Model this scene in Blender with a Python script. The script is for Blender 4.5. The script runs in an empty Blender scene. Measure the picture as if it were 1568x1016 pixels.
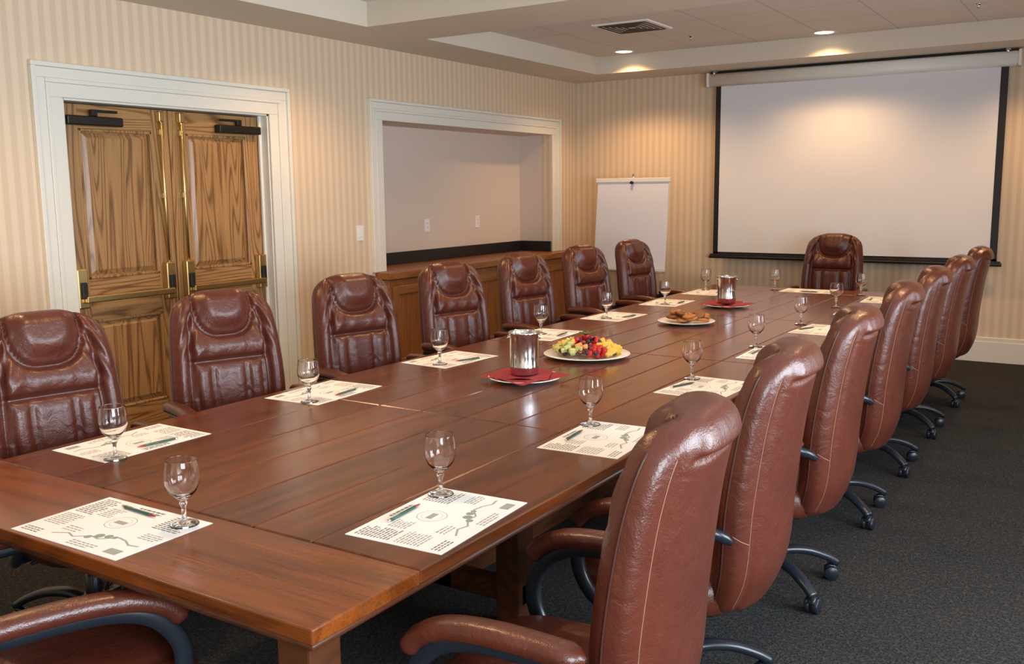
import bpy, bmesh, math, random
import numpy as np
from mathutils import Vector, Matrix
random.seed(7)
S=bpy.context.scene
COL=S.collection

# ---------------------------------------------------------------- materials
def newmat(name):
    m=bpy.data.materials.new(name); m.use_nodes=True
    nt=m.node_tree; b=nt.nodes["Principled BSDF"]
    return m,nt,b
def simple(name,col,rough=.5,metal=0,coat=0,**k):
    m,nt,b=newmat(name)
    b.inputs["Base Color"].default_value=(*col,1); b.inputs["Roughness"].default_value=rough
    b.inputs["Metallic"].default_value=metal; b.inputs["Coat Weight"].default_value=coat
    for a,v in k.items(): b.inputs[a.replace('_',' ')].default_value=v
    return m
def N(nt,t,**k):
    n=nt.nodes.new(t)
    for a,v in k.items(): setattr(n,a,v)
    return n
def math_(nt,op,a,b=None,c=None,clamp=False):
    n=N(nt,"ShaderNodeMath",operation=op); n.use_clamp=clamp
    for i,v in enumerate((a,b,c)):
        if v is None: continue
        if isinstance(v,(int,float)): n.inputs[i].default_value=v
        else: nt.links.new(v,n.inputs[i])
    return n.outputs[0]
def mixc(nt,f,a,b):
    n=N(nt,"ShaderNodeMix",data_type='RGBA')
    if isinstance(f,(int,float)): n.inputs[0].default_value=f
    else: nt.links.new(f,n.inputs[0])
    for i,v in ((6,a),(7,b)):
        if isinstance(v,tuple): n.inputs[i].default_value=(*v,1)
        else: nt.links.new(v,n.inputs[i])
    return n.outputs[2]
def noise(nt,vec,scale,detail=2,rough=.5,dist=0):
    n=N(nt,"ShaderNodeTexNoise"); n.inputs["Scale"].default_value=scale; n.inputs["Detail"].default_value=detail
    n.inputs["Roughness"].default_value=rough; n.inputs["Distortion"].default_value=dist
    if vec is not None: nt.links.new(vec,n.inputs["Vector"])
    return n.outputs["Fac"]
def bump(nt,b,h,strength,dist=.01):
    n=N(nt,"ShaderNodeBump"); n.inputs["Strength"].default_value=strength; n.inputs["Distance"].default_value=dist
    nt.links.new(h,n.inputs["Height"]); nt.links.new(n.outputs[0],b.inputs["Normal"])

def wood(name,dark,light,axis,rough=.35,coat=.0,ring=26,var=.3,cross=5.0,lng=.55,fig=.42,pores=.75,broad=.6,pw=2.2,fine=230.0):
    m,nt,b=newmat(name)
    g=N(nt,"ShaderNodeNewGeometry")
    sc=[cross]*3; sc[axis]=lng
    vm=N(nt,"ShaderNodeVectorMath",operation='MULTIPLY'); nt.links.new(g.outputs["Position"],vm.inputs[0]); vm.inputs[1].default_value=sc
    rnd=g.outputs["Random Per Island"]
    off=math_(nt,'MULTIPLY',rnd,37.0)
    va=N(nt,"ShaderNodeVectorMath",operation='ADD'); nt.links.new(vm.outputs[0],va.inputs[0]); nt.links.new(off,va.inputs[1])
    n1=noise(nt,va.outputs[0],1.0,1.0,.3,.2)
    sc2=[fine]*3; sc2[axis]=5.0
    vm2=N(nt,"ShaderNodeVectorMath",operation='MULTIPLY'); nt.links.new(g.outputs["Position"],vm2.inputs[0]); vm2.inputs[1].default_value=sc2
    n2=noise(nt,vm2.outputs[0],1.0,3,.6)
    r=math_(nt,'SINE',math_(nt,'ADD',math_(nt,'MULTIPLY',n1,ring*3.0),math_(nt,'MULTIPLY',n2,1.6)))
    r=math_(nt,'MULTIPLY_ADD',r,.5,.5)
    r=math_(nt,'POWER',r,pw)
    sc3=[26.0]*3; sc3[axis]=.8
    vm3=N(nt,"ShaderNodeVectorMath",operation='MULTIPLY'); nt.links.new(g.outputs["Position"],vm3.inputs[0]); vm3.inputs[1].default_value=sc3
    n4=noise(nt,vm3.outputs[0],1.0,3,.6)
    n3=noise(nt,va.outputs[0],.8,2)
    f=math_(nt,'ADD',math_(nt,'MULTIPLY',r,fig),math_(nt,'MULTIPLY',n2,pores))
    f=math_(nt,'ADD',f,math_(nt,'MULTIPLY_ADD',n4,broad,-.5*broad))
    f=math_(nt,'SUBTRACT',f,.14,clamp=True)
    c=mixc(nt,f,light,dark)
    v=math_(nt,'ADD',math_(nt,'MULTIPLY_ADD',rnd,var,1-var*.5),math_(nt,'MULTIPLY_ADD',n3,.2,-.10))
    h=N(nt,"ShaderNodeHueSaturation"); nt.links.new(c,h.inputs["Color"]); nt.links.new(v,h.inputs["Value"])
    nt.links.new(h.outputs[0],b.inputs["Base Color"])
    b.inputs["Roughness"].default_value=rough; b.inputs["Coat Weight"].default_value=coat; b.inputs["Coat Roughness"].default_value=.14
    bump(nt,b,n2,.12,.002)
    return m

def wallpaper():
    m,nt,b=newmat("striped_wallpaper")
    g=N(nt,"ShaderNodeNewGeometry"); sx=N(nt,"ShaderNodeSeparateXYZ"); nt.links.new(g.outputs["Position"],sx.inputs[0])
    s=math_(nt,'ADD',sx.outputs[0],sx.outputs[1])
    ph=math_(nt,'FRACT',math_(nt,'DIVIDE',s,.072))
    d=math_(nt,'ABSOLUTE',math_(nt,'SUBTRACT',ph,.5))
    f=N(nt,"ShaderNodeMapRange",interpolation_type='SMOOTHSTEP'); nt.links.new(d,f.inputs[0]); f.inputs[1].default_value=.18; f.inputs[2].default_value=.32
    ph2=math_(nt,'FRACT',math_(nt,'DIVIDE',s,.012))
    d2=math_(nt,'ABSOLUTE',math_(nt,'SUBTRACT',ph2,.5))
    c=mixc(nt,f.outputs[0],(.74,.59,.425),(.655,.500,.340))
    c=mixc(nt,math_(nt,'MULTIPLY',d2,.25),c,(.82,.69,.52))
    nt.links.new(c,b.inputs["Base Color"]); b.inputs["Roughness"].default_value=.55
    return m
def carpet():
    m,nt,b=newmat("carpet")
    g=N(nt,"ShaderNodeNewGeometry")
    n1=noise(nt,g.outputs["Position"],120,3,.7); n2=noise(nt,g.outputs["Position"],55,2,.6)
    f=math_(nt,'MULTIPLY_ADD',n1,3.4,-1.25,clamp=True)
    c=mixc(nt,f,(.005,.006,.008),(.050,.050,.049))
    f2=math_(nt,'GREATER_THAN',n2,.58)
    c=mixc(nt,math_(nt,'MULTIPLY',f2,.55),c,(.066,.056,.042))
    nt.links.new(c,b.inputs["Base Color"]); b.inputs["Roughness"].default_value=.95; b.inputs["Specular IOR Level"].default_value=.15
    bump(nt,b,n1,.8,.01)
    return m
def leather():
    m,nt,b=newmat("brown_leather")
    t=N(nt,"ShaderNodeTexCoord"); o=t.outputs["Object"]
    n1=noise(nt,o,7,3,.6)
    c=mixc(nt,n1,(.060,.0120,.0064),(.106,.0240,.0120))
    nt.links.new(c,b.inputs["Base Color"])
    b.inputs["Roughness"].default_value=.355; b.inputs["Coat Weight"].default_value=.12; b.inputs["Coat Roughness"].default_value=.22
    v=N(nt,"ShaderNodeTexVoronoi"); v.inputs["Scale"].default_value=260; nt.links.new(o,v.inputs["Vector"])
    n2=noise(nt,o,14,4,.55,.8)
    h=math_(nt,'ADD',math_(nt,'MULTIPLY',v.outputs["Distance"],.07),n2)
    bump(nt,b,h,.42,.012)
    return m
def tiles():
    m,nt,b=newmat("ceiling_tile")
    g=N(nt,"ShaderNodeNewGeometry"); sx=N(nt,"ShaderNodeSeparateXYZ"); nt.links.new(g.outputs["Position"],sx.inputs[0])
    def ln(o,p,off):
        ph=math_(nt,'FRACT',math_(nt,'DIVIDE',math_(nt,'ADD',o,off),p))
        return math_(nt,'LESS_THAN',ph,.018*.6/p)
    l=math_(nt,'MAXIMUM',ln(sx.outputs[0],.61,20.0),ln(sx.outputs[1],.61,20.1))
    n1=noise(nt,g.outputs["Position"],120,3,.7)
    c=mixc(nt,n1,(.66,.60,.52),(.78,.72,.63))
    c=mixc(nt,math_(nt,'MULTIPLY',l,.6),c,(.36,.32,.27))
    nt.links.new(c,b.inputs["Base Color"]); b.inputs["Roughness"].default_value=.9
    return m

M_WALL=wallpaper(); M_CARPET=carpet(); M_LEATHER=leather(); M_TILE=tiles()
M_TRIM=simple("trim_paint",(.76,.73,.64),.35)
M_SOFFIT=simple("ceiling_paint",(.68,.61,.50),.8)
M_NICHE=simple("niche_paint",(.70,.59,.50),.7)
M_STITCH=simple("stitching",(.26,.13,.08),.6)
M_SEAM=simple("leather_seam",(.05,.012,.008),.5)
M_PLAST=simple("black_plastic",(.012,.016,.023),.30)
M_STEEL=simple("brushed_steel",(.64,.66,.68),.15,1)
M_CHROME=simple("chrome",(.8,.8,.8),.1,1)
M_BRASS=simple("brass",(.70,.50,.21),.28,1)
M_DARKBR=simple("dark_bronze",(.03,.025,.022),.35,.6)
M_BLACK=simple("black",(.008,.008,.009),.5)
M_WHITE=simple("white_plastic",(.84,.82,.77),.4)
M_SCREEN=simple("screen_fabric",(.78,.78,.80),.75)
M_FLIP=simple("flip_paper",(.82,.82,.88),.75)
M_PAPER=simple("paper",(.84,.84,.84),.7)
M_INK=simple("ink_grey",(.17,.18,.18),.7)
M_INK2=simple("ink_light",(.33,.35,.34),.7)
M_GREEN=simple("ink_green",(.24,.32,.29),.7)
M_CHINA=simple("china",(.80,.81,.80),.12)
M_RED=simple("red_napkin",(.25,.010,.022),.75)
M_GLASS=simple("clear_glass",(1,1,1),.0,Transmission_Weight=1.0,IOR=1.45)
M_TABLE=wood("table_wood",(.030,.0068,.0022),(.172,.041,.0078),1,.24,.28,ring=14,var=.28,fig=.26,pores=.9,broad=.9,lng=.9,fine=180)
M_TABLEX=wood("table_wood_cross",(.046,.0100,.0026),(.250,.064,.0105),0,.23,.30,ring=14,var=.22,fig=.26,pores=.9,broad=.9,lng=.9,fine=180)
M_TABLED=wood("table_wood_dark",(.030,.009,.004),(.10,.030,.010),1,.35,.1)
OK=dict(rough=.36,coat=.12,ring=28,var=.08,cross=8,lng=.55,fig=.60,pores=.75,broad=.35,pw=3.5,fine=170)
M_OAK=wood("oak",(.135,.054,.016),(.48,.262,.098),2,**OK)
M_OAKY=wood("oak_rail",(.135,.054,.016),(.48,.262,.098),1,**OK)
M_CAB=wood("cabinet_oak",(.13,.044,.012),(.34,.135,.038),2,.38,.08,ring=24,var=.12,cross=8,lng=.5,fig=.4,pw=3,broad=.3)
M_CABY=wood("cabinet_oak_rail",(.13,.044,.012),(.34,.135,.038),1,.38,.08,ring=24,var=.12,cross=8,lng=.5,fig=.4,pw=3,broad=.3)
def emis(name,col,st):
    m,nt,b=newmat(name); b.inputs["Emission Color"].default_value=(*col,1); b.inputs["Emission Strength"].default_value=st
    b.inputs["Base Color"].default_value=(*col,1); return m
M_LAMP=emis("lamp_glow",(1,.80,.55),4)

# ---------------------------------------------------------------- builder
class B:
    def __init__(s): s.v=[];s.f=[];s.m=[];s.sm=[];s.mats=[]
    def mi(s,mat):
        if mat not in s.mats: s.mats.append(mat)
        return s.mats.index(mat)
    def add(s,vs,fs,mat,smooth=True,M=None):
        o=len(s.v); k=s.mi(mat)
        for p in vs:
            p=Vector(p)
            if M is not None: p=M@p
            s.v.append(p)
        for f in fs:
            s.f.append([i+o for i in f]); s.m.append(k); s.sm.append(smooth)
    def box(s,lo,hi,mat,bev=0,seg=1,M=None):
        bm=bmesh.new(); bmesh.ops.create_cube(bm,size=1)
        for v in bm.verts:
            v.co=Vector([(lo[i]+hi[i])/2+v.co[i]*(hi[i]-lo[i]) for i in range(3)])
        if bev>0:
            bmesh.ops.bevel(bm,geom=list(bm.edges),offset=bev,segments=seg,affect='EDGES',profile=.5)
        bm.verts.index_update()
        s.add([v.co.copy() for v in bm.verts],[[v.index for v in f.verts] for f in bm.faces],mat,seg>2,M); bm.free()
    def bmesh_add(s,bm,mat,smooth=True,M=None):
        bm.verts.index_update()
        s.add([v.co.copy() for v in bm.verts],[[v.index for v in f.verts] for f in bm.faces],mat,smooth,M); bm.free()
    def lathe(s,prof,mat,n=32,M=None,smooth=True):
        vs=[];fs=[];rows=[]
        for r,z in prof:
            if r<1e-6: rows.append([len(vs)]); vs.append((0,0,z))
            else:
                rows.append(list(range(len(vs),len(vs)+n)))
                for i in range(n):
                    a=2*math.pi*i/n; vs.append((r*math.cos(a),r*math.sin(a),z))
        for a,b in zip(rows,rows[1:]):
            for i in range(n):
                j=(i+1)%n
                if len(a)==1 and len(b)==1: continue
                if len(a)==1: fs.append([a[0],b[j],b[i]])
                elif len(b)==1: fs.append([a[i],a[j],b[0]])
                else: fs.append([a[i],a[j],b[j],b[i]])
        s.add(vs,fs,mat,smooth,M)
    def cyl(s,p0,p1,r,mat,n=16,M=None,r2=None):
        p0=Vector(p0);p1=Vector(p1);L=(p1-p0).length
        q=(p1-p0).to_track_quat('Z','Y').to_matrix().to_4x4(); T=Matrix.Translation(p0)@q
        if M is not None: T=M@T
        r2=r if r2 is None else r2
        e=min(r,r2,L/2)*.15
        s.lathe([(0,0),(r-e,0),(r,e),(r2,L-e),(r2-e,L),(0,L)],mat,n,T)
    def sweep(s,path,wh,mat,up=(0,0,1),n=12,p=2.4,caps=True,M=None):
        path=[Vector(q) for q in path]; up=Vector(up); vs=[];fs=[]
        K=len(path)
        for i,q in enumerate(path):
            t=(path[min(i+1,K-1)]-path[max(i-1,0)]).normalized()
            sd=t.cross(up)
            sd=sd.normalized() if sd.length>1e-4 else Vector((1,0,0))
            u=sd.cross(t)
            w,h=wh(i/(K-1)) if callable(wh) else wh
            for j in range(n):
                a=2*math.pi*j/n; ca,sa=math.cos(a),math.sin(a)
                x=w*math.copysign(abs(ca)**(2/p),ca); y=h*math.copysign(abs(sa)**(2/p),sa)
                vs.append(q+sd*x+u*y)
        for i in range(K-1):
            for j in range(n):
                k=(j+1)%n; fs.append([i*n+j,i*n+k,(i+1)*n+k,(i+1)*n+j])
        if caps:
            fs.append(list(range(n))[::-1]); fs.append([(K-1)*n+j for j in range(n)])
        s.add(vs,fs,mat,True,M)
    def mesh(s,name):
        me=bpy.data.meshes.new(name); me.from_pydata([tuple(v) for v in s.v],[],s.f)
        for m in s.mats: me.materials.append(m)
        me.polygons.foreach_set("material_index",s.m); me.polygons.foreach_set("use_smooth",s.sm)
        me.update()
        bm=bmesh.new(); bm.from_mesh(me); bmesh.ops.recalc_face_normals(bm,faces=bm.faces); bm.to_mesh(me); bm.free()
        return me
    def obj(s,name,loc=(0,0,0),rz=0):
        o=bpy.data.objects.new(name,s.mesh(name)); COL.objects.link(o); o.location=loc; o.rotation_euler=(0,0,rz); return o
def inst(name,me,loc,rz=0):
    o=bpy.data.objects.new(name,me); COL.objects.link(o); o.location=loc; o.rotation_euler=(0,0,rz); return o
def spline(pts,n):
    """catmull-rom"""
    pts=[Vector(p) for p in pts]; P=[pts[0]*2-pts[1]]+pts+[pts[-1]*2-pts[-2]]; out=[]
    for i in range(1,len(P)-2):
        for k in range(n):
            t=k/n; a,b,c,d=P[i-1:i+3]
            out.append(.5*((2*b)+(c-a)*t+(2*a-5*b+4*c-d)*t*t+(3*b-a-3*c+d)*t**3))
    out.append(pts[-1]); return out
def rotz(a): return Matrix.Rotation(a,4,'Z')
def T(x,y,z): return Matrix.Translation((x,y,z))

# ---------------------------------------------------------------- room shell
WX=-5.16; EX=1.15; NY=9.40; SY=-2.0; H=2.73; HC=2.90
b=B(); b.box((WX-.8,SY-.2,-.1),(EX+.2,NY+.2,0),M_CARPET); b.obj("floor")

DY0,DY1,DZ=3.30,4.87,2.13
NY0,NY1,NZ0,NZ1,NX=6.10,8.87,.90,2.155,-5.56
b=B()
def wbox(y0,y1,z0,z1): b.box((WX-.12,y0,z0),(WX,y1,z1),M_WALL)
wbox(SY,DY0,0,3.0); wbox(DY0,DY1,DZ,3.0); wbox(DY1,NY0,0,3.0); wbox(NY0,NY1,NZ1,3.0); wbox(NY0,NY1,0,NZ0-.04); wbox(NY1,NY+.0,0,3.0)
b.box((NX-.08,NY0-.08,NZ0-.06),(NX,NY1+.08,NZ1+.08),M_NICHE)
b.box((NX,NY0-.08,NZ0-.06),(WX-.12,NY0,NZ1+.08),M_NICHE)
b.box((NX,NY1,NZ0-.06),(WX-.12,NY1+.08,NZ1+.08),M_NICHE)
b.box((NX,NY0,NZ1),(WX-.12,NY1,NZ1+.08),M_NICHE)
b.obj("wall_left")
b=B(); b.box((WX-.12,NY,0),(EX+.12,NY+.12,3.0),M_WALL); b.obj("wall_back")
b=B(); b.box((WX-.12,SY-.12,0),(EX+.12,SY,3.0),M_WALL); b.obj("wall_front")
WIN=[(-1.2,.9),(1.9,4.0),(5.0,7.1)]; WZ0,WZ1=.75,2.10
b=B(); ys=[SY]+[q for w in WIN for q in w]+[NY]
for i in range(0,len(ys),2): b.box((EX,ys[i],0),(EX+.12,ys[i+1],3.0),M_WALL)
for a,c in WIN:
    b.box((EX,a,0),(EX+.12,c,WZ0),M_WALL); b.box((EX,a,WZ1),(EX+.12,c,3.0),M_WALL)
b.obj("wall_right")
for i,(a,c) in enumerate(WIN):
    b=B(); f=.05
    b.box((EX-.02,a-.09,WZ1),(EX,c+.09,WZ1+.10),M_TRIM,.004); b.box((EX-.05,a-.10,WZ0-.04),(EX+.10,c+.10,WZ0),M_TRIM,.004)
    b.box((EX-.02,a-.09,WZ0),(EX,a,WZ1),M_TRIM,.004); b.box((EX-.02,c,WZ0),(EX,c+.09,WZ1),M_TRIM,.004)
    for y in (a,(a+c)/2-f/2,c-f): b.box((EX+.04,y,WZ0),(EX+.08,y+f,WZ1),M_TRIM,.004)
    for z in (WZ0,WZ1-f): b.box((EX+.04,a,z),(EX+.08,c,z+f),M_TRIM,.004)
    b.obj("window_%d"%(i+1))

# ceiling with coffers
b=B()
CO=[(-1.3,.8),(1.5,5.30),(5.98,8.80)]; CX0,CX1=-4.58,.45
b.box((WX-.12,SY-.12,HC),(EX+.12,NY+.12,3.02),M_TILE)
b.box((WX-.0,SY,H),(CX0,NY,HC),M_SOFFIT); b.box((CX1,SY,H),(EX,NY,HC),M_SOFFIT)
yy=[SY]+[q for w in CO for q in w]+[NY]
for i in range(0,len(yy),2): b.box((CX0,yy[i],H),(CX1,yy[i+1],HC),M_SOFFIT)
b.obj("ceiling")

def basebd(name,lo,hi,ax):
    b=B(); b.box(lo,(hi[0],hi[1],.19),M_TRIM,.004)
    l=list(lo);h=list(hi); l[2]=.19;h[2]=.225
    if ax=='y-': l[1]+=.008
    b.box(l,h,M_TRIM,.004); b.obj(name)
basebd("baseboard_back",(WX,NY-.022,0),(EX,NY,0),'y-')
b=B()
for a,c in ((SY,3.11),(5.06,5.96),(9.09,NY-.022)):
    b.box((WX,a,0),(WX+.022,c,.19),M_TRIM,.004); b.box((WX,a,.19),(WX+.014,c,.225),M_TRIM,.004)
b.obj("baseboard_left")
b=B(); b.box((EX-.022,SY,0),(EX,NY-.022,.22),M_TRIM,.004); b.obj("baseboard_right")

def casing(y0,y1,z0,z1,wd):
    b=B(); x=WX
    def ring(d0,d1,t):
        b.box((x,y0-d1,z0),(x+t,y0-d0,z1+d0),M_TRIM,.004,2); b.box((x,y1+d0,z0),(x+t,y1+d1,z1+d0),M_TRIM,.004,2)
        b.box((x,y0-d1,z1+d0),(x+t,y1+d1,z1+d1),M_TRIM,.004,2)
    ring(0,wd*.42,.018); ring(wd*.42,wd*.55,.026); ring(wd*.55,wd*.86,.020); ring(wd*.86,wd,.036)
    return b
b=casing(DY0,DY1,0,DZ,.19)
b.box((WX-.20,DY0-.03,0),(WX,DY0+.012,DZ),M_TRIM); b.box((WX-.20,DY1-.012,0),(WX,DY1+.03,DZ),M_TRIM); b.box((WX-.20,DY0,DZ-.012),(WX,DY1,DZ+.03),M_TRIM)
b.box((WX-.075,DY1-.035,0),(WX-.06,DY1-.01,DZ),M_TRIM)
b.obj("trim_1")
b=casing(NY0,NY1,.92,NZ1,.165)
b.obj("trim_2")

# ---------------------------------------------------------------- double door
def door_leaf(name,y0,y1,hinge):
    b=B(); x1=WX-.085; x0=x1-.045; z0,z1=.012,DZ-.02
    st=.13
    b.box((x0,y0,z0),(x1,y0+st,z1),M_OAK,.002); b.box((x0,y1-st,z0),(x1,y1,z1),M_OAK,.002)
    for a,c in ((z0,.24),(.82,1.07),(z1-.14,z1)):
        b.box((x0,y0+st,a),(x1,y1-st,c),M_OAKY,.002)
    for a,c in ((.24,.82),(1.07,z1-.14)):
        ya,yb=y0+st,y1-st
        b.box((x0+.01,ya,a),(x1-.022,yb,c),M_OAK)
        for q in ((ya,a,ya+.018,c),(yb-.018,a,yb,c),(ya,a,yb,a+.018),(ya,c-.018,yb,c)):
            b.box((x1-.022,q[0],q[1]),(x1+.004,q[2],q[3]),M_OAK,.005)
        i0,i1=.024,.054; xa,xb=x1-.019,x1-.003
        vs=[(xa,ya+i0,a+i0),(xa,yb-i0,a+i0),(xa,yb-i0,c-i0),(xa,ya+i0,c-i0),(xb,ya+i1,a+i1),(xb,yb-i1,a+i1),(xb,yb-i1,c-i1),(xb,ya+i1,c-i1)]
        b.add(vs,[[4,5,6,7],[0,1,5,4],[1,2,6,5],[2,3,7,6],[3,0,4,7]],M_OAK,False)
    hx=x1
    ci=y1-.075 if hinge<0 else y0+.075
    ch=y0+.06 if hinge<0 else y1-.06
    for c,w in ((ci,.036),(ch,.036)):
        b.box((hx,c-w,.90),(hx+.045,c+w,1.14),M_BRASS,.008,2)
        b.box((hx+.045,c-w*.5,.96),(hx+.062,c+w*.5,1.06),M_BLACK,.006,2)
    b.box((hx+.045,min(ci,ch),.935),(hx+.075,max(ci,ch),.975),M_BRASS,.006,2)
    b.cyl((hx+.025,ci,1.14),(hx+.025,ci,z1-.05),.010,M_BRASS)
    for z in (1.55,z1-.16): b.box((hx,ci-.014,z),(hx+.034,ci+.014,z+.04),M_BRASS,.004)
    b.box((hx,ci-.018,z1-.075),(hx+.04,ci+.018,z1-.01),M_BRASS,.005,2)
    if hinge<0: cy0,cy1=y0+.03,y0+.40
    else: cy0,cy1=y1-.40,y1-.03
    b.box((hx,cy0,z1-.125),(hx+.06,cy1,z1-.07),M_DARKBR,.008,2)
    m=(cy0+cy1)/2
    b.box((hx+.02,m-.02,z1-.07),(hx+.05,m+.02,z1-.03),M_DARKBR,.004)
    b.box((hx+.025,min(m,m+hinge*-.16),z1-.045),(hx+.045,max(m,m+hinge*-.16),z1-.03),M_DARKBR,.003)
    b.obj(name)
mid=(DY0+DY1)/2
door_leaf("door_1",DY0+.014,mid-.003,-1); door_leaf("door_2",mid+.003,DY1-.014,1)
b=B(); b.box((WX-.35,DY0-.2,0),(WX-.30,DY1+.2,2.4),M_BLACK); b.obj("wall_corridor")

# ---------------------------------------------------------------- cabinet + niche counter
b=B()
cy0,cy1,cx=5.99,9.06,-5.03
wf=WX+.004
b.box((wf,cy0,.0),(cx,cy1,.855),M_CAB,.002)
b.box((wf,cy0-.02,.86),(cx+.03,cy1+.02,.92),M_CABY,.006,2)
for i in range(5):
    w=(cy1-cy0)/5; a=cy0+i*w+.03; c=a+w-.06
    for q in ((a,.12,a+.07,.80),(c-.07,.12,c,.80)): b.box((cx,q[0],q[1]),(cx+.02,q[2],q[3]),M_CAB,.003)
    for q in ((a+.07,.12,c-.07,.19),(a+.07,.73,c-.07,.80)): b.box((cx,q[0],q[1]),(cx+.02,q[2],q[3]),M_CABY,.003)
    b.box((cx,a+.07,.19),(cx+.008,c-.07,.73),M_CAB)
    b.cyl((cx+.02,c-.035,.66),(cx+.045,c-.035,.66),.012,M_BRASS)
b.obj("sideboard_cabinet")
b=B()
b.box((NX+.001,NY0+.001,.84),(WX,NY1-.001,.92),M_CABY,.003)
b.box((NX+.001,NY0+.002,.92),(NX+.02,NY1-.002,1.03),M_BLACK,.002)
b.box((NX+.02,NY1-.02,.92),(WX-.002,NY1-.001,1.03),M_BLACK,.002)
b.box((NX+.02,NY0+.001,.92),(WX-.002,NY0+.02,1.03),M_BLACK,.002)
b.obj("trim_3")

def wallplate(name,x,y,z,kind):
    b=B(); b.box((x,y-.04,z-.062),(x+.007,y+.04,z+.062),M_WHITE,.003,2)
    if kind=='s':
        b.box((x+.006,y-.018,z-.033),(x+.011,y+.018,z+.033),M_WHITE,.003,2)
    else:
        for q in (-.02,.02):
            b.box((x+.006,y-.016,z+q-.014),(x+.009,y+.016,z+q+.014),M_WHITE,.002)
            for e in (-.006,.006): b.box((x+.0085,y+e-.001,z+q-.006),(x+.0095,y+e+.001,z+q+.006),M_BLACK)
    b.obj(name)
wallplate("light_switch",WX,5.80,1.25,'s')
wallplate("wall_outlet",NX,7.20,1.256,'o'); wallplate("wall_outlet",NX,8.04,1.265,'o')

# ---------------------------------------------------------------- projection screen
b=B(); y=9.31
b.box((-3.50,y-.001,.93),(-.89,y+.001,2.62),M_SCREEN)
for q in ((-3.50,.90,-3.45,2.60),(-.95,.90,-.89,2.60),(-3.50,.90,-.89,.935)):
    b.box((q[0],y-.0025,q[1]),(q[2],y+.002,q[3]),M_BLACK)
b.cyl((-3.54,y,.885),(-.85,y,.885),.016,M_BLACK)
b.box((-3.53,y-.012,.875),(-.86,y+.012,.915),M_BLACK,.004,2)
b.sweep([(-3.56,y,2.644),(-.82,y,2.644)],(.064,.064),M_WHITE,n=24,p=2.8)
b.box((-3.585,y-.066,2.576),(-3.56,y+.062,2.712),M_WHITE,.006,2); b.box((-.82,y-.066,2.576),(-.795,y+.062,2.712),M_WHITE,.006,2)
b.box((-3.56,y-.03,2.710),(-.82,y+.04,2.720),M_BLACK,.002)  # black strip standing in for the shadow gap between case and ceiling
for x in (-3.5,-.9):
    b.box((x-.02,y-.05,2.712),(x+.02,y+.06,2.727),M_CHROME,.002); b.cyl((x,y-.07,2.69),(x,y-.07,2.727),.012,M_CHROME)
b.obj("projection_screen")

# ---------------------------------------------------------------- flip chart
b=B(); fy=9.02
Mp=T(-4.27,fy,1.66)@Matrix.Rotation(math.radians(-6),4,'X')
b.box((-.40,-.012,-.90),(.40,.0,0),M_FLIP,.001,1,Mp)
b.box((-.40,-.0,-.92),(.40,.02,.0),M_WHITE,.002,1,Mp)
b.box((-.42,-.022,-.015),(.42,.01,.03),M_WHITE,.004,2,Mp)
b.cyl((0,-.04,-.02),(0,-.015,-.02),.016,M_BLACK,M=Mp)
b.cyl((0,0,.02),(0,0,.07),.012,M_STEEL,M=Mp)
b.box((-.40,-.06,-.94),(.40,.02,-.92),M_STEEL,.003,1,Mp)
for x in (-.36,.36): b.cyl((x*.5,0,0),(x*1.05,-.25,-1.67),.011,M_STEEL,M=T(-4.27,fy+.06,1.68))
b.cyl((0,0,0),(0,.28,-1.67),.011,M_STEEL,M=T(-4.27,fy+.05,1.68))
b.obj("flip_chart")

# ---------------------------------------------------------------- conference table
TX0,TX1,TY0,TY1,TZ=-2.91,-1.235,1.215,7.78,.76
b=B(); th=.034; bb=.335; sb=.33; g=.0020
b.box((TX0,TY0,TZ-th),(TX1,TY0+bb-g,TZ),M_TABLEX,.004,2)
b.box((TX0,TY1-bb+g,TZ-th),(TX1,TY1,TZ),M_TABLEX,.004,2)
secs=[TY0+bb,2.75,4.30,5.85,TY1-bb]
xs=[TX0,TX0+sb]; nmid=5
for i in range(1,nmid+1): xs.append(TX0+sb+(TX1-TX0-2*sb)*i/nmid)
xs.append(TX1)
for k in range(4):
    a,c=secs[k],secs[k+1]
    for i in range(len(xs)-1):
        b.box((xs[i]+g,a+g,TZ-th),(xs[i+1]-g,c-g,TZ),M_TABLE,.0034)
b.box((TX0+.005,TY0+.005,TZ-th-.016),(TX1-.005,TY1-.005,TZ-th),M_TABLED,.006,2)
for x0,x1,y0,y1 in ((TX0+.16,TX0+.19,TY0+.10,TY1-.10),(TX1-.19,TX1-.16,TY0+.10,TY1-.10),(TX0+.16,TX1-.16,TY0+.48,TY0+.51),(TX0+.16,TX1-.16,TY1-.51,TY1-.48)):
    b.box((x0,y0,.61),(x1,y1,TZ-th-.016),M_TABLED,.004)
for y in (TY0+.02,TY1-.11):
    for x in (TX0+.03,TX1-.12): b.box((x,y,0),(x+.09,y+.09,TZ-th-.016),M_TABLED,.006,2)
for y in (2.70,4.45,6.20):
    for x in (-2.43,-1.81): b.box((x,y,0),(x+.10,y+.10,TZ-th-.016),M_TABLED,.006,2)
    b.box((-2.43,y+.02,.10),(-1.71,y+.08,.18),M_TABLED,.005)
b.box((-2.12,2.72,.10),(-2.02,6.28,.17),M_TABLED,.005)
b.obj("conference_table")

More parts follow.
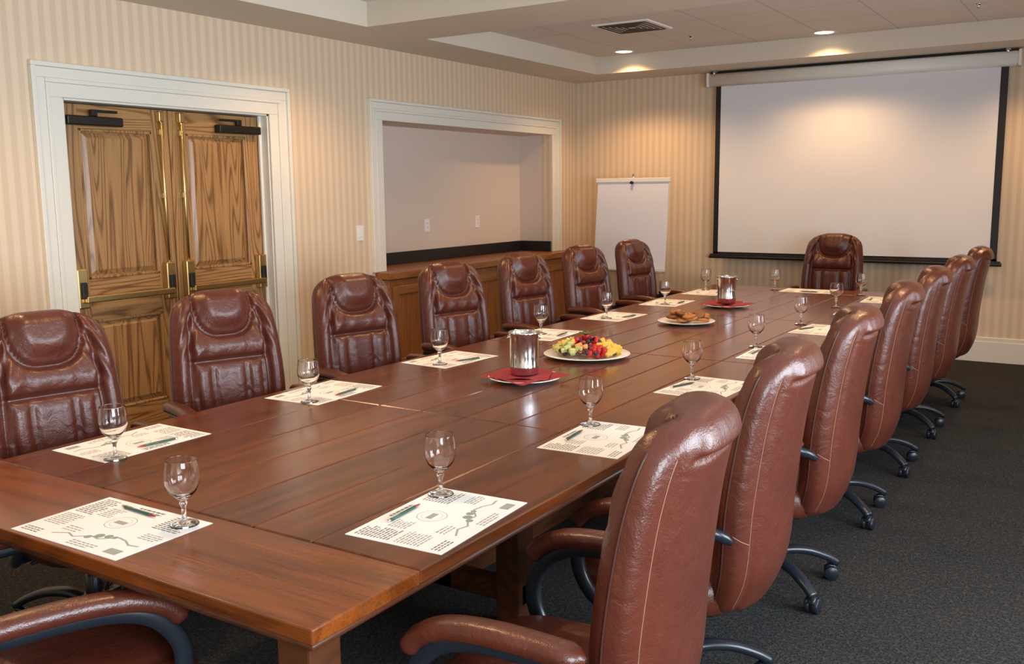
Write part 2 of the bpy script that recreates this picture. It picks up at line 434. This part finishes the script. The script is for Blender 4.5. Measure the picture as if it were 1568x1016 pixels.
# ---------------------------------------------------------------- office chair
def chair_mesh():
    b=B()
    tk=[0,.2,.45,.70,.88,1]
    zk=[.36,.50,.71,.92,1.06,1.145]; yk=[-.230,-.272,-.286,-.312,-.344,-.372]
    wk=[.205,.244,.258,.247,.226,.204]; dk=[.042,.056,.058,.056,.052,.044]
    def tab(arr):
        pts=spline([(q,a,0) for q,a in zip(tk,arr)],12)
        return [p.x for p in pts],[p.y for p in pts]
    TB={id(a):tab(a) for a in (zk,yk,wk,dk)}
    def interp(arr,t):
        X,Y=TB[id(arr)]; return float(np.interp(t,X,Y))
    def sm(x,a,c):
        q=min(1,max(0,(x-a)/(c-a))); return q*q*(3-2*q)
    gs=lambda x,s: math.exp(-(x/s)**2)
    def disp(u,t):
        q=((abs(u)/(.56+.22*(t-.8)))**3.0+(abs(t-.95)/.22)**3.0)**(1/3.0)
        h=.038*(1-sm(q,.50,1.0))-.028*gs(q-1.03,.045)
        ph=1-sm(q,.95,1.1)
        side=abs(u)
        inner=(1-sm(side,.60,.70))
        hgt=sm(t,.10,.16)*(1-sm(t,.72,.80))
        h+=-.024*gs(side-.69,.040)*sm(t,.08,.14)*(1-sm(t,.80,.92))
        h+=.022*gs(side-.86,.14)*sm(t,.05,.15)*(1-.6*sm(t,.8,.98))
        pz=sm(t,.20,.25)*(1-sm(t,.54,.60))
        h+=inner*(.010*hgt)*(1-ph)
        pl=abs(math.sin(u*math.pi/.30+.25*math.sin(t*9)))
        h+=inner*pz*(.030*(pl**.5)-.018)
        h-=inner*.020*(gs(t-.60,.012)+gs(t-.18,.012))*(1-ph)
        h+=inner*.014*gs(t-.67,.05)*(1-ph)
        h+=.007*math.sin((t*1.2+side*.9)*42)*gs(side-.70,.16)*sm(t,.60,.70)*(1-sm(t,.88,.96))
        h+=.004*math.sin(u*17+t*8)*inner*gs(t-.66,.06)
        return h
    def P(th,t,off=0):
        y0,z0,w,d=(interp(a,t) for a in (yk,zk,wk,dk))
        y1,z1=interp(yk,min(1,t+.01)),interp(zk,min(1,t+.01))
        ya,za=interp(yk,max(0,t-.01)),interp(zk,max(0,t-.01))
        ty,tz=y1-ya,z1-za; L=math.hypot(ty,tz); ty/=L;tz/=L
        W=w;D=d
        if t>.82: s_=(t-.82)/.18; W*=max(0,1-s_**2.6)**(1/2.6)
        if t>.92: s_=(t-.92)/.08; D*=max(0,1-s_**2.2)**(1/2.2)*.85+.15*(1-s_)
        if t<.07: s_=(.07-t)/.07; W*=.8+.2*max(0,1-s_**2)**.5; D*=max(.02,1-s_**2)**.5
        ca,sa=math.cos(th),math.sin(th); p=3.0
        x=(W+off)*math.copysign(abs(ca)**(2/p),ca); nn=(D+off)*math.copysign(abs(sa)**(2/p),sa)
        u=x/w
        if sa>0: nn+=disp(u,t)*min(1,abs(sa)*1.6)*(D/d)
        else:
            nn-=.014*(1-sm(abs(u),.50,.64))*sm(t,.895,.92)*(D/d)
            nn+=.008*gs(t-.888,.010)*(1-sm(abs(u),.55,.7))
            nn-=.010*math.cos(u*1.5)*(D/d)
            nn+=.006*gs(abs(u)-.80,.05)*(1-sm(t,.85,.95))
        nn+=.030*abs(u)**2.2*(1-.4*t)
        return Vector((x,y0+tz*nn,z0-ty*nn))
    ts=[0,.01,.02,.035,.05,.07]+[.07+.87*i/110 for i in range(1,111)]+[.95,.96,.968,.976,.983,.989,.994,.998,1.0]
    n=144
    vs=[];fs=[]
    for t in ts:
        for j in range(n):
            vs.append(P(2*math.pi*(j+.5)/n,t))
    K=len(ts)
    for i in range(K-1):
        for j in range(n):
            k=(j+1)%n; fs.append([i*n+j,i*n+k,(i+1)*n+k,(i+1)*n+j])
    fs.append(list(range(n))[::-1]); fs.append([(K-1)*n+j for j in range(n)])
    b.add(vs,fs,M_LEATHER,True)
    for sg in (1,-1):
        def ang(a): return math.radians(-a) if sg>0 else math.radians(180+a)
        ln=[P(ang(30+8*math.sin(q*3)),q,.0003) for q in np.linspace(.05,.90,40)]
        b.sweep(ln,(.0012,.0012),M_STITCH,n=5,p=2,up=(0,1,0))
        ln=[P(ang(q),.36-.03*(q-4)/30,.0003) for q in np.linspace(4,36,12)]
        b.sweep(ln,(.0012,.0012),M_STITCH,n=5,p=2,up=(0,0,1))
        ln=[P(ang(-6),q,.001) for q in np.linspace(.05,.90,40)]
        b.sweep(ln,(.003,.003),M_SEAM,n=6,p=2,up=(0,1,0))
    # seat cushion
    prof=[(.0,.352),(.80,.355),(.93,.362),(.99,.38),(1.02,.405),(1.02,.43),(1.0,.452),(.96,.468),(.93,.474),(.90,.472),(.85,.482),(.7,.492),(.5,.497),(.25,.499),(0,.499)]
    vs=[];fs=[];n=64;rows=[]
    for s_,z in prof:
        if s_==0: rows.append([len(vs)]); vs.append((0,.0,z)); continue
        rows.append(list(range(len(vs),len(vs)+n)))
        for j in range(n):
            a=2*math.pi*j/n; ca,sa=math.cos(a),math.sin(a); p=3.6
            x=.255*s_*math.copysign(abs(ca)**(2/p),ca); y=.262*s_*math.copysign(abs(sa)**(2/p),sa)
            zz=z-.05*max(0,(y-.12)/.14)**2*.6
            vs.append((x,y+.0,zz))
    for a,c in zip(rows,rows[1:]):
        for i in range(n):
            j=(i+1)%n
            if len(a)==1: fs.append([a[0],c[j],c[i]])
            elif len(c)==1: fs.append([a[i],a[j],c[0]])
            else: fs.append([a[i],a[j],c[j],c[i]])
    b.add(vs,fs,M_LEATHER,True)
    # arms
    for sg in (1,-1):
        x=sg*.290
        pad=spline([(x,-.225,.672),(x,-.12,.680),(x,-.01,.682),(x,.09,.672),(x,.16,.642),(x,.195,.60)],6)
        def wh(t):
            e=min(1,(min(t,1-t)/.06+.05))**.5
            return (.034*e,.024*e)
        b.sweep(pad,wh,M_LEATHER,up=(0,0,1),n=16,p=2.6)
        fr=spline([(x*.76,-.275,.60),(x*.95,-.22,.640),(x,-.07,.656),(x,.05,.650),(x,.125,.622),(x,.172,.570),(x,.190,.51),(x,.175,.44),(x,.13,.385),(x*.95,.07,.360),(x*.8,.02,.350),(x*.35,.0,.343)],6)
        b.sweep(fr,lambda t:(.022*min(1,.35+t*5),.015),M_PLAST,up=(1,.0,.01),n=12,p=2.6)
    b.sweep(spline([(0,-.05,.335),(0,-.18,.33),(0,-.25,.37),(0,-.285,.46),(0,-.295,.54)],5),(.045,.012),M_PLAST,up=(0,0,1),n=12,p=3)
    b.box((-.10,-.13,.315),(.10,.15,.352),M_PLAST,.012,3)
    b.cyl((.10,.03,.33),(.22,.05,.33),.006,M_PLAST)
    b.cyl((0,0,.20),(0,0,.32),.018,M_CHROME); b.cyl((0,0,.085),(0,0,.215),.030,M_PLAST,r2=.026)
    b.lathe([(0,.075),(.045,.075),(.052,.09),(.050,.125),(.034,.14),(0,.14)],M_PLAST,24)
    for k in range(5):
        a=2*math.pi*k/5+.3; M=rotz(a)
        leg=spline([(.03,0,.112),(.10,0,.135),(.19,0,.130),(.27,0,.102),(.325,0,.070)],6)
        b.sweep(leg,lambda t:(.028-.008*t,.018-.004*t),M_PLAST,up=(0,0,1),n=12,p=2.6,M=M)
        b.cyl((.315,0,.045),(.315,0,.078),.010,M_PLAST,M=M)
        M2=M@T(.315,0,0)@rotz(.7*k)
        for e in (-1,1):
            b.cyl((.012,e*.007,.0285),(.012,e*.026,.0285),.0285,M_PLAST,n=20,M=M2)
        b.sweep([(-.012,0,.040),(.004,0,.060),(.022,0,.061),(.038,0,.046)],(.016,.006),M_PLAST,n=10,M=M2)
    return b.mesh("office_chair")
CH=chair_mesh()
def chair(x,y,deg,s=1):
    o=inst("office_chair",CH,(x,y,0),math.radians(deg-90)); o.scale=(s,s,s)
for x,y,a in ((-3.07,1.94,-12),(-3.10,2.76,-20),(-3.12,3.68,-16),(-3.14,4.60,-14),(-3.18,5.53,-12),(-3.22,6.50,-12),(-3.22,7.42,-8)): chair(x,y,a)
for x,y,a in ((-1.06,1.80,184),(-1.11,2.66,182),(-1.13,3.60,182),(-1.15,4.62,182),(-1.16,5.55,182),(-1.16,6.50,180),(-1.16,7.50,180)): chair(x,y,a)
chair(-2.12,1.28,66)
chair(-2.12,8.28,-92,1.02)

# ---------------------------------------------------------------- glasses
b=B()
b.lathe([(0,0),(.034,0),(.036,.0015),(.034,.004),(.014,.008),(.0065,.015),(.0055,.030),(.0060,.046),(.0095,.053),(.0095,.058),(.007,.063),(.018,.071),(.034,.087),(.0425,.108),(.0435,.125),(.0415,.146),(.0388,.1665),(.0386,.1680),(.0381,.1686),(.0376,.1680),(.0377,.1665),(.0403,.146),(.0423,.125),(.0413,.109),(.0328,.089),(.017,.0755),(.006,.0735),(0,.073)],M_GLASS,48)
GL=b.mesh("water_goblet")
GP=[(-1.92,1.47),(-1.51,1.99),(-1.52,2.88),(-1.52,3.82),(-1.55,4.77),(-1.58,5.70),(-1.60,6.62),(-1.62,7.45),(-2.31,7.55),(-2.80,7.30),(-2.70,6.25),(-2.73,5.39),(-2.76,4.62),(-2.69,3.56),(-2.65,2.65),(-2.60,1.75)]
for x,y in GP: inst("water_goblet",GL,(x,y,TZ+.0012))

# ---------------------------------------------------------------- placemats
b=B(); L2,W2=.205,.14
b.box((-L2,-W2,0),(L2,W2,.0008),M_PAPER)
def q(x0,y0,x1,y1,m,z=.0009): b.add([(x0,y0,z),(x1,y0,z),(x1,y1,z),(x0,y1,z)],[[0,1,2,3]],m,False)
rr=random.Random(3)
def text(x,y,w,n,m,pitch=.0095,h=.0048):
    for i in range(n):
        xx=x; end=x+w*(.75+.25*rr.random())
        while xx<end:
            l=.006+.014*rr.random(); q(xx,y-i*pitch-h,min(xx+l,end),y-i*pitch,m); xx+=l+.003
text(-.190,.125,.070,11,M_INK); text(-.110,.085,.055,6,M_INK2)
text(-.190,.008,.080,8,M_INK2); text(.095,.122,.095,9,M_INK); text(.125,.010,.07,4,M_INK2)
text(-.05,.125,.11,2,M_INK,.013,.008)
def ringq(cx,cy,r0,r1,m,z=.0009,n=28):
    vs=[];fs=[]
    for i in range(n):
        a=2*math.pi*i/n; vs+= [(cx+r0*math.cos(a),cy+r0*math.sin(a),z),(cx+r1*math.cos(a),cy+r1*math.sin(a),z)]
    for i in range(n):
        j=(i+1)%n; fs.append([2*i,2*i+1,2*j+1,2*j])
    b.add(vs,fs,m,False)
ringq(0,.025,.038,.040,M_INK2); ringq(0,.025,.027,.028,M_INK2); q(-.020,.016,.020,.034,M_INK2)
pth=[(-.09,-.105),(-.05,-.085),(-.02,-.095),(.02,-.07),(.05,-.075),(.09,-.045),(.12,-.05),(.15,-.065),(.18,-.06)]
for (x0,y0),(x1,y1) in zip(pth,pth[1:]):
    b.add([(x0,y0-.003,.0009),(x1,y1-.003,.0009),(x1,y1+.003,.0009),(x0,y0+.003,.0009)],[[0,1,2,3]],M_INK2,False)
for cx_,cy_,r_ in ((.035,-.06,.013),(.06,-.052,.011),(.015,-.078,.010),(.08,-.05,.008)): ringq(cx_,cy_,.0001,r_,M_GREEN,.00092+cx_*.001)
text(-.095,-.048,.07,3,M_INK2,.011,.005); q(.13,-.122,.175,-.095,M_INK2); text(-.190,-.10,.07,3,M_INK); text(.0,-.105,.10,3,M_INK2)
PM=b.mesh("paper_placemat")
b=B(); b.cyl((-.065,0,.005),(.045,0,.005),.0042,simple("pen_body",(.03,.08,.06),.3),12); b.cyl((.045,0,.005),(.070,0,.005),.0042,simple("pen_tip",(.25,.03,.03),.3),12,r2=.0015)
b.cyl((-.075,0,.005),(-.065,0,.005),.004,M_CHROME,10); b.box((-.06,-.001,.008),(-.025,.001,.0105),M_CHROME)
PEN=b.mesh("pen")
def place(x,y,deg,jit=0):
    a=math.radians(deg+jit); z=TZ+.0002
    inst("paper_placemat",PM,(x,y,z),a)
    o=Vector((-.02,.095,0)); o.rotate(Matrix.Rotation(a,3,'Z'))
    inst("pen",PEN,(x+o.x,y+o.y,z+.001),a-.12+math.radians(jit*3))
place(-2.07,1.37,0,1)
for i,y in enumerate((1.84,2.74,3.68,4.62,5.54,6.46,7.22)): place(-1.40,y,90,[3,3,-3,2,-4,3,2][i])
for i,y in enumerate((1.91,2.82,3.70,4.62,5.50,6.36,7.15)): place(-2.73,y,-90,[0,3,-4,3,-2,2,1][i])
place(-2.05,7.60,180,1)

# ---------------------------------------------------------------- ice buckets on plates
def plate_prof(r): return [(0,0),(r*.55,0),(r*.60,.003),(r*.98,.016),(r,.018),(r*.985,.020),(r*.62,.008),(r*.55,.006),(0,.006)]
def bucket(x,y,rz):
    b=B()
    b.lathe(plate_prof(.160),M_CHINA,48)
    for k,(s_,z,a) in enumerate(((.145,.022,.75),(.115,.027,1.45))):
        n=16; vs=[];fs=[]
        for i in range(n+1):
            for j in range(n+1):
                u=-1+2*i/n; v=-1+2*j/n
                r=math.hypot(u,v)
                zz=z+.004*math.sin(u*5+k)*math.cos(v*4)-.006*max(0,r-1.1)
                vs.append((u*s_,v*s_,zz))
        for i in range(n):
            for j in range(n):
                p=i*(n+1)+j; fs.append([p,p+1,p+n+2,p+n+1])
        b.add(vs,fs,M_RED,True,rotz(a))
    z=.030
    b.lathe([(0,z),(.060,z),(.062,z+.004),(.062,z+.03),(.0635,z+.033),(.062,z+.036),(.063,z+.160),(.0655,z+.163),(.0655,z+.172),(.069,z+.178),(.069,z+.184),(.064,z+.185),(.061,z+.178),(.060,z+.02),(0,z+.018)],M_STEEL,56)
    for sg in (1,-1):
        b.lathe([(0,0),(.010,0),(.010,.006),(0,.008)],M_STEEL,14,M=T(sg*.064,0,z+.16)@Matrix.Rotation(sg*math.pi/2,4,'Y'))
    b.obj("ice_bucket",(x,y,TZ+.001),rz)
bucket(-2.14,3.44,.55); bucket(-2.27,6.32,.50)

# ---------------------------------------------------------------- fruit platter
def blob(b,p,r,mat,sc=(1,1,1),sub=2):
    bm=bmesh.new(); bmesh.ops.create_icosphere(bm,subdivisions=sub,radius=r)
    b.bmesh_add(bm,mat,True,T(*p)@Matrix.Rotation(rr.random()*3,4,(rr.random(),rr.random(),1))@Matrix.Diagonal((*sc,1)))
C_ST=simple("strawberry",(.45,.012,.010),.3); C_PI=simple("pineapple",(.72,.46,.07),.4); C_ME=simple("honeydew",(.45,.55,.20),.35)
C_CA=simple("cantaloupe",(.72,.30,.09),.4); C_GR=simple("grape",(.035,.008,.02),.2); C_BL=simple("blackberry",(.02,.012,.03),.35); C_LF=simple("leaf",(.04,.16,.03),.5); C_WM=simple("watermelon",(.55,.05,.04),.35)
b=B(); b.lathe(plate_prof(.215),M_CHINA,64)
def chunk(p,s_,mat):
    M=T(*p)@Matrix.Rotation(rr.random()*6,4,(rr.random()-.5,rr.random()-.5,1))
    b.box((-s_,-s_*.7,-s_*.6),(s_,s_*.7,s_*.6),mat,s_*.28,2,M)
for i in range(240):
    a=rr.random()*2*math.pi; r=.158*math.sqrt(rr.random())
    hgt=.070*(1-(r/.185)**2)
    z=.018+hgt*rr.random()**.4+.006
    p=(r*math.cos(a),r*math.sin(a),z)
    sect=int((a+.5)/(2*math.pi)*6+rr.random()*.5)%6
    k=rr.random()
    if r<.07:
        if k<.5: blob(b,p,.013,C_ST,(1,1,1.3))
        else: blob(b,p,.011,C_BL)
    elif sect in (0,): chunk(p,.020,C_PI)
    elif sect==1: blob(b,p,.013,C_GR) if k<.6 else blob(b,p,.014,C_ST,(1,1,1.3))
    elif sect==2: chunk(p,.019,C_ST if k<.4 else C_WM)
    elif sect==3: chunk(p,.020,C_ME if k<.5 else C_PI)
    elif sect==4: (chunk(p,.018,C_ME if k<.35 else C_CA) if k<.6 else blob(b,p,.012,C_GR))
    else: blob(b,p,.015,C_ST,(1,1,1.3)) if k<.6 else blob(b,p,.011,C_BL)
for k in range(9):
    a=k*.7; M=T(.0,.01,.098)@rotz(a)@Matrix.Rotation(-.5,4,'Y')
    b.add([(0,0,0),(.02,.009,.006),(.042,.004,.004),(.05,0,0),(.042,-.004,.004),(.02,-.009,.006)],[[0,1,2,3,4,5]],C_LF,False,M)
blob(b,(0,.01,.100),.015,C_ST,(1,1,1.4))
b.obj("fruit_platter",(-2.18,4.09,TZ+.001),.5)

# ---------------------------------------------------------------- cookie plate
C_P1=simple("pastry",(.36,.14,.040),.55); C_P2=simple("pastry_dark",(.18,.06,.018),.5)
b=B(); b.lathe(plate_prof(.175),M_CHINA,56)
for i in range(34):
    a=rr.random()*2*math.pi; r=.125*math.sqrt(rr.random()); z=.018+.055*(1-(r/.15)**2)*rr.random()
    M=T(r*math.cos(a),r*math.sin(a),z+.008)@rotz(rr.random()*6)@Matrix.Rotation((rr.random()-.5)*.8,4,'Y')
    b.lathe([(0,-.006),(.027,-.006),(.034,0),(.030,.006),(.022,.010),(.010,.009),(0,.010)],C_P1 if i%3 else C_P2,20,M)
b.obj("cookie_plate",(-2.20,5.42,TZ+.001))

# ---------------------------------------------------------------- ceiling fixtures
DL=[(-4.18,8.60),(-2.27,8.60),(-.36,8.60),(-4.18,4.9),(-2.27,4.9),(-.3,4.9),(-4.18,2.0),(-2.27,2.0),(-2.27,6.6)]
b=B(); b.lathe([(.105,-.001),(.100,-.006),(.080,-.004),(.078,.0),(.105,-.001)],M_WHITE,36); b.lathe([(0,-.002),(.079,-.002)],M_LAMP,36)
DM=b.mesh("recessed_downlight")
for i,(x,y) in enumerate(DL):
    o=inst("recessed_downlight",DM,(x,y,HC-.0005))
    l=bpy.data.lights.new("downlight_lamp",'SPOT'); l.energy=66 if y>8 else 76; l.color=(1,.58,.27); l.spot_size=math.radians(134); l.spot_blend=.7; l.shadow_soft_size=.05
    lo=bpy.data.objects.new("downlight_lamp",l); COL.objects.link(lo); lo.parent=o; lo.location=(0,0,-.03)
vx,vy=-3.49,7.33
b=B()
b.box((-.25,-.25,-.012),(.25,.25,0),M_WHITE,.003)
for k in range(5):
    s_=.045+.04*k
    for sg in (1,-1):
        b.box((-s_,sg*s_-.006,-.018),(s_,sg*s_+.006,-.010),M_DARKBR); b.box((sg*s_-.006,-s_,-.018),(sg*s_+.006,s_,-.010),M_DARKBR)
b.obj("air_vent",(vx,vy,HC))
b=B(); b.lathe([(0,0),(.028,0),(.026,-.006),(.012,-.012),(.008,-.03),(.018,-.034),(.018,-.037),(0,-.04)],M_CHROME,20)
SPK=b.mesh("fire_sprinkler")
for x,y in ((-3.75,6.43),(-3.29,8.1),(-.99,7.96)): inst("fire_sprinkler",SPK,(x,y,HC))

# ---------------------------------------------------------------- daylight
for i,(a,c) in enumerate(WIN):
    l=bpy.data.lights.new("window_daylight",'AREA'); l.shape='RECTANGLE'; l.size=c-a; l.size_y=WZ1-WZ0
    l.energy=(200,150,30)[i]; l.color=(.80,.90,1)
    o=bpy.data.objects.new("window_daylight",l); COL.objects.link(o); o.location=(EX+.16,(a+c)/2,(WZ0+WZ1)/2)
    o.rotation_euler=Vector((-1,0,0)).to_track_quat('-Z','Y').to_euler()
w=bpy.data.worlds.new("World"); S.world=w; w.use_nodes=True
w.node_tree.nodes["Background"].inputs[0].default_value=(.62,.78,1,1); w.node_tree.nodes["Background"].inputs[1].default_value=1.0

# ---------------------------------------------------------------- camera
R=Matrix([[.843,-.071,.533],[.538,.1305,-.8328],[-.0105,.9888,.1482]])
cam=bpy.data.cameras.new("camera"); co=bpy.data.objects.new("camera",cam); COL.objects.link(co)
co.rotation_euler=R.to_quaternion().normalized().to_euler(); co.location=(0,0,1.58)
cam.sensor_width=36; cam.lens=1449/1568*36; cam.clip_start=.05
S.camera=co
S.view_settings.view_transform='Standard'
S.view_settings.exposure=0.16
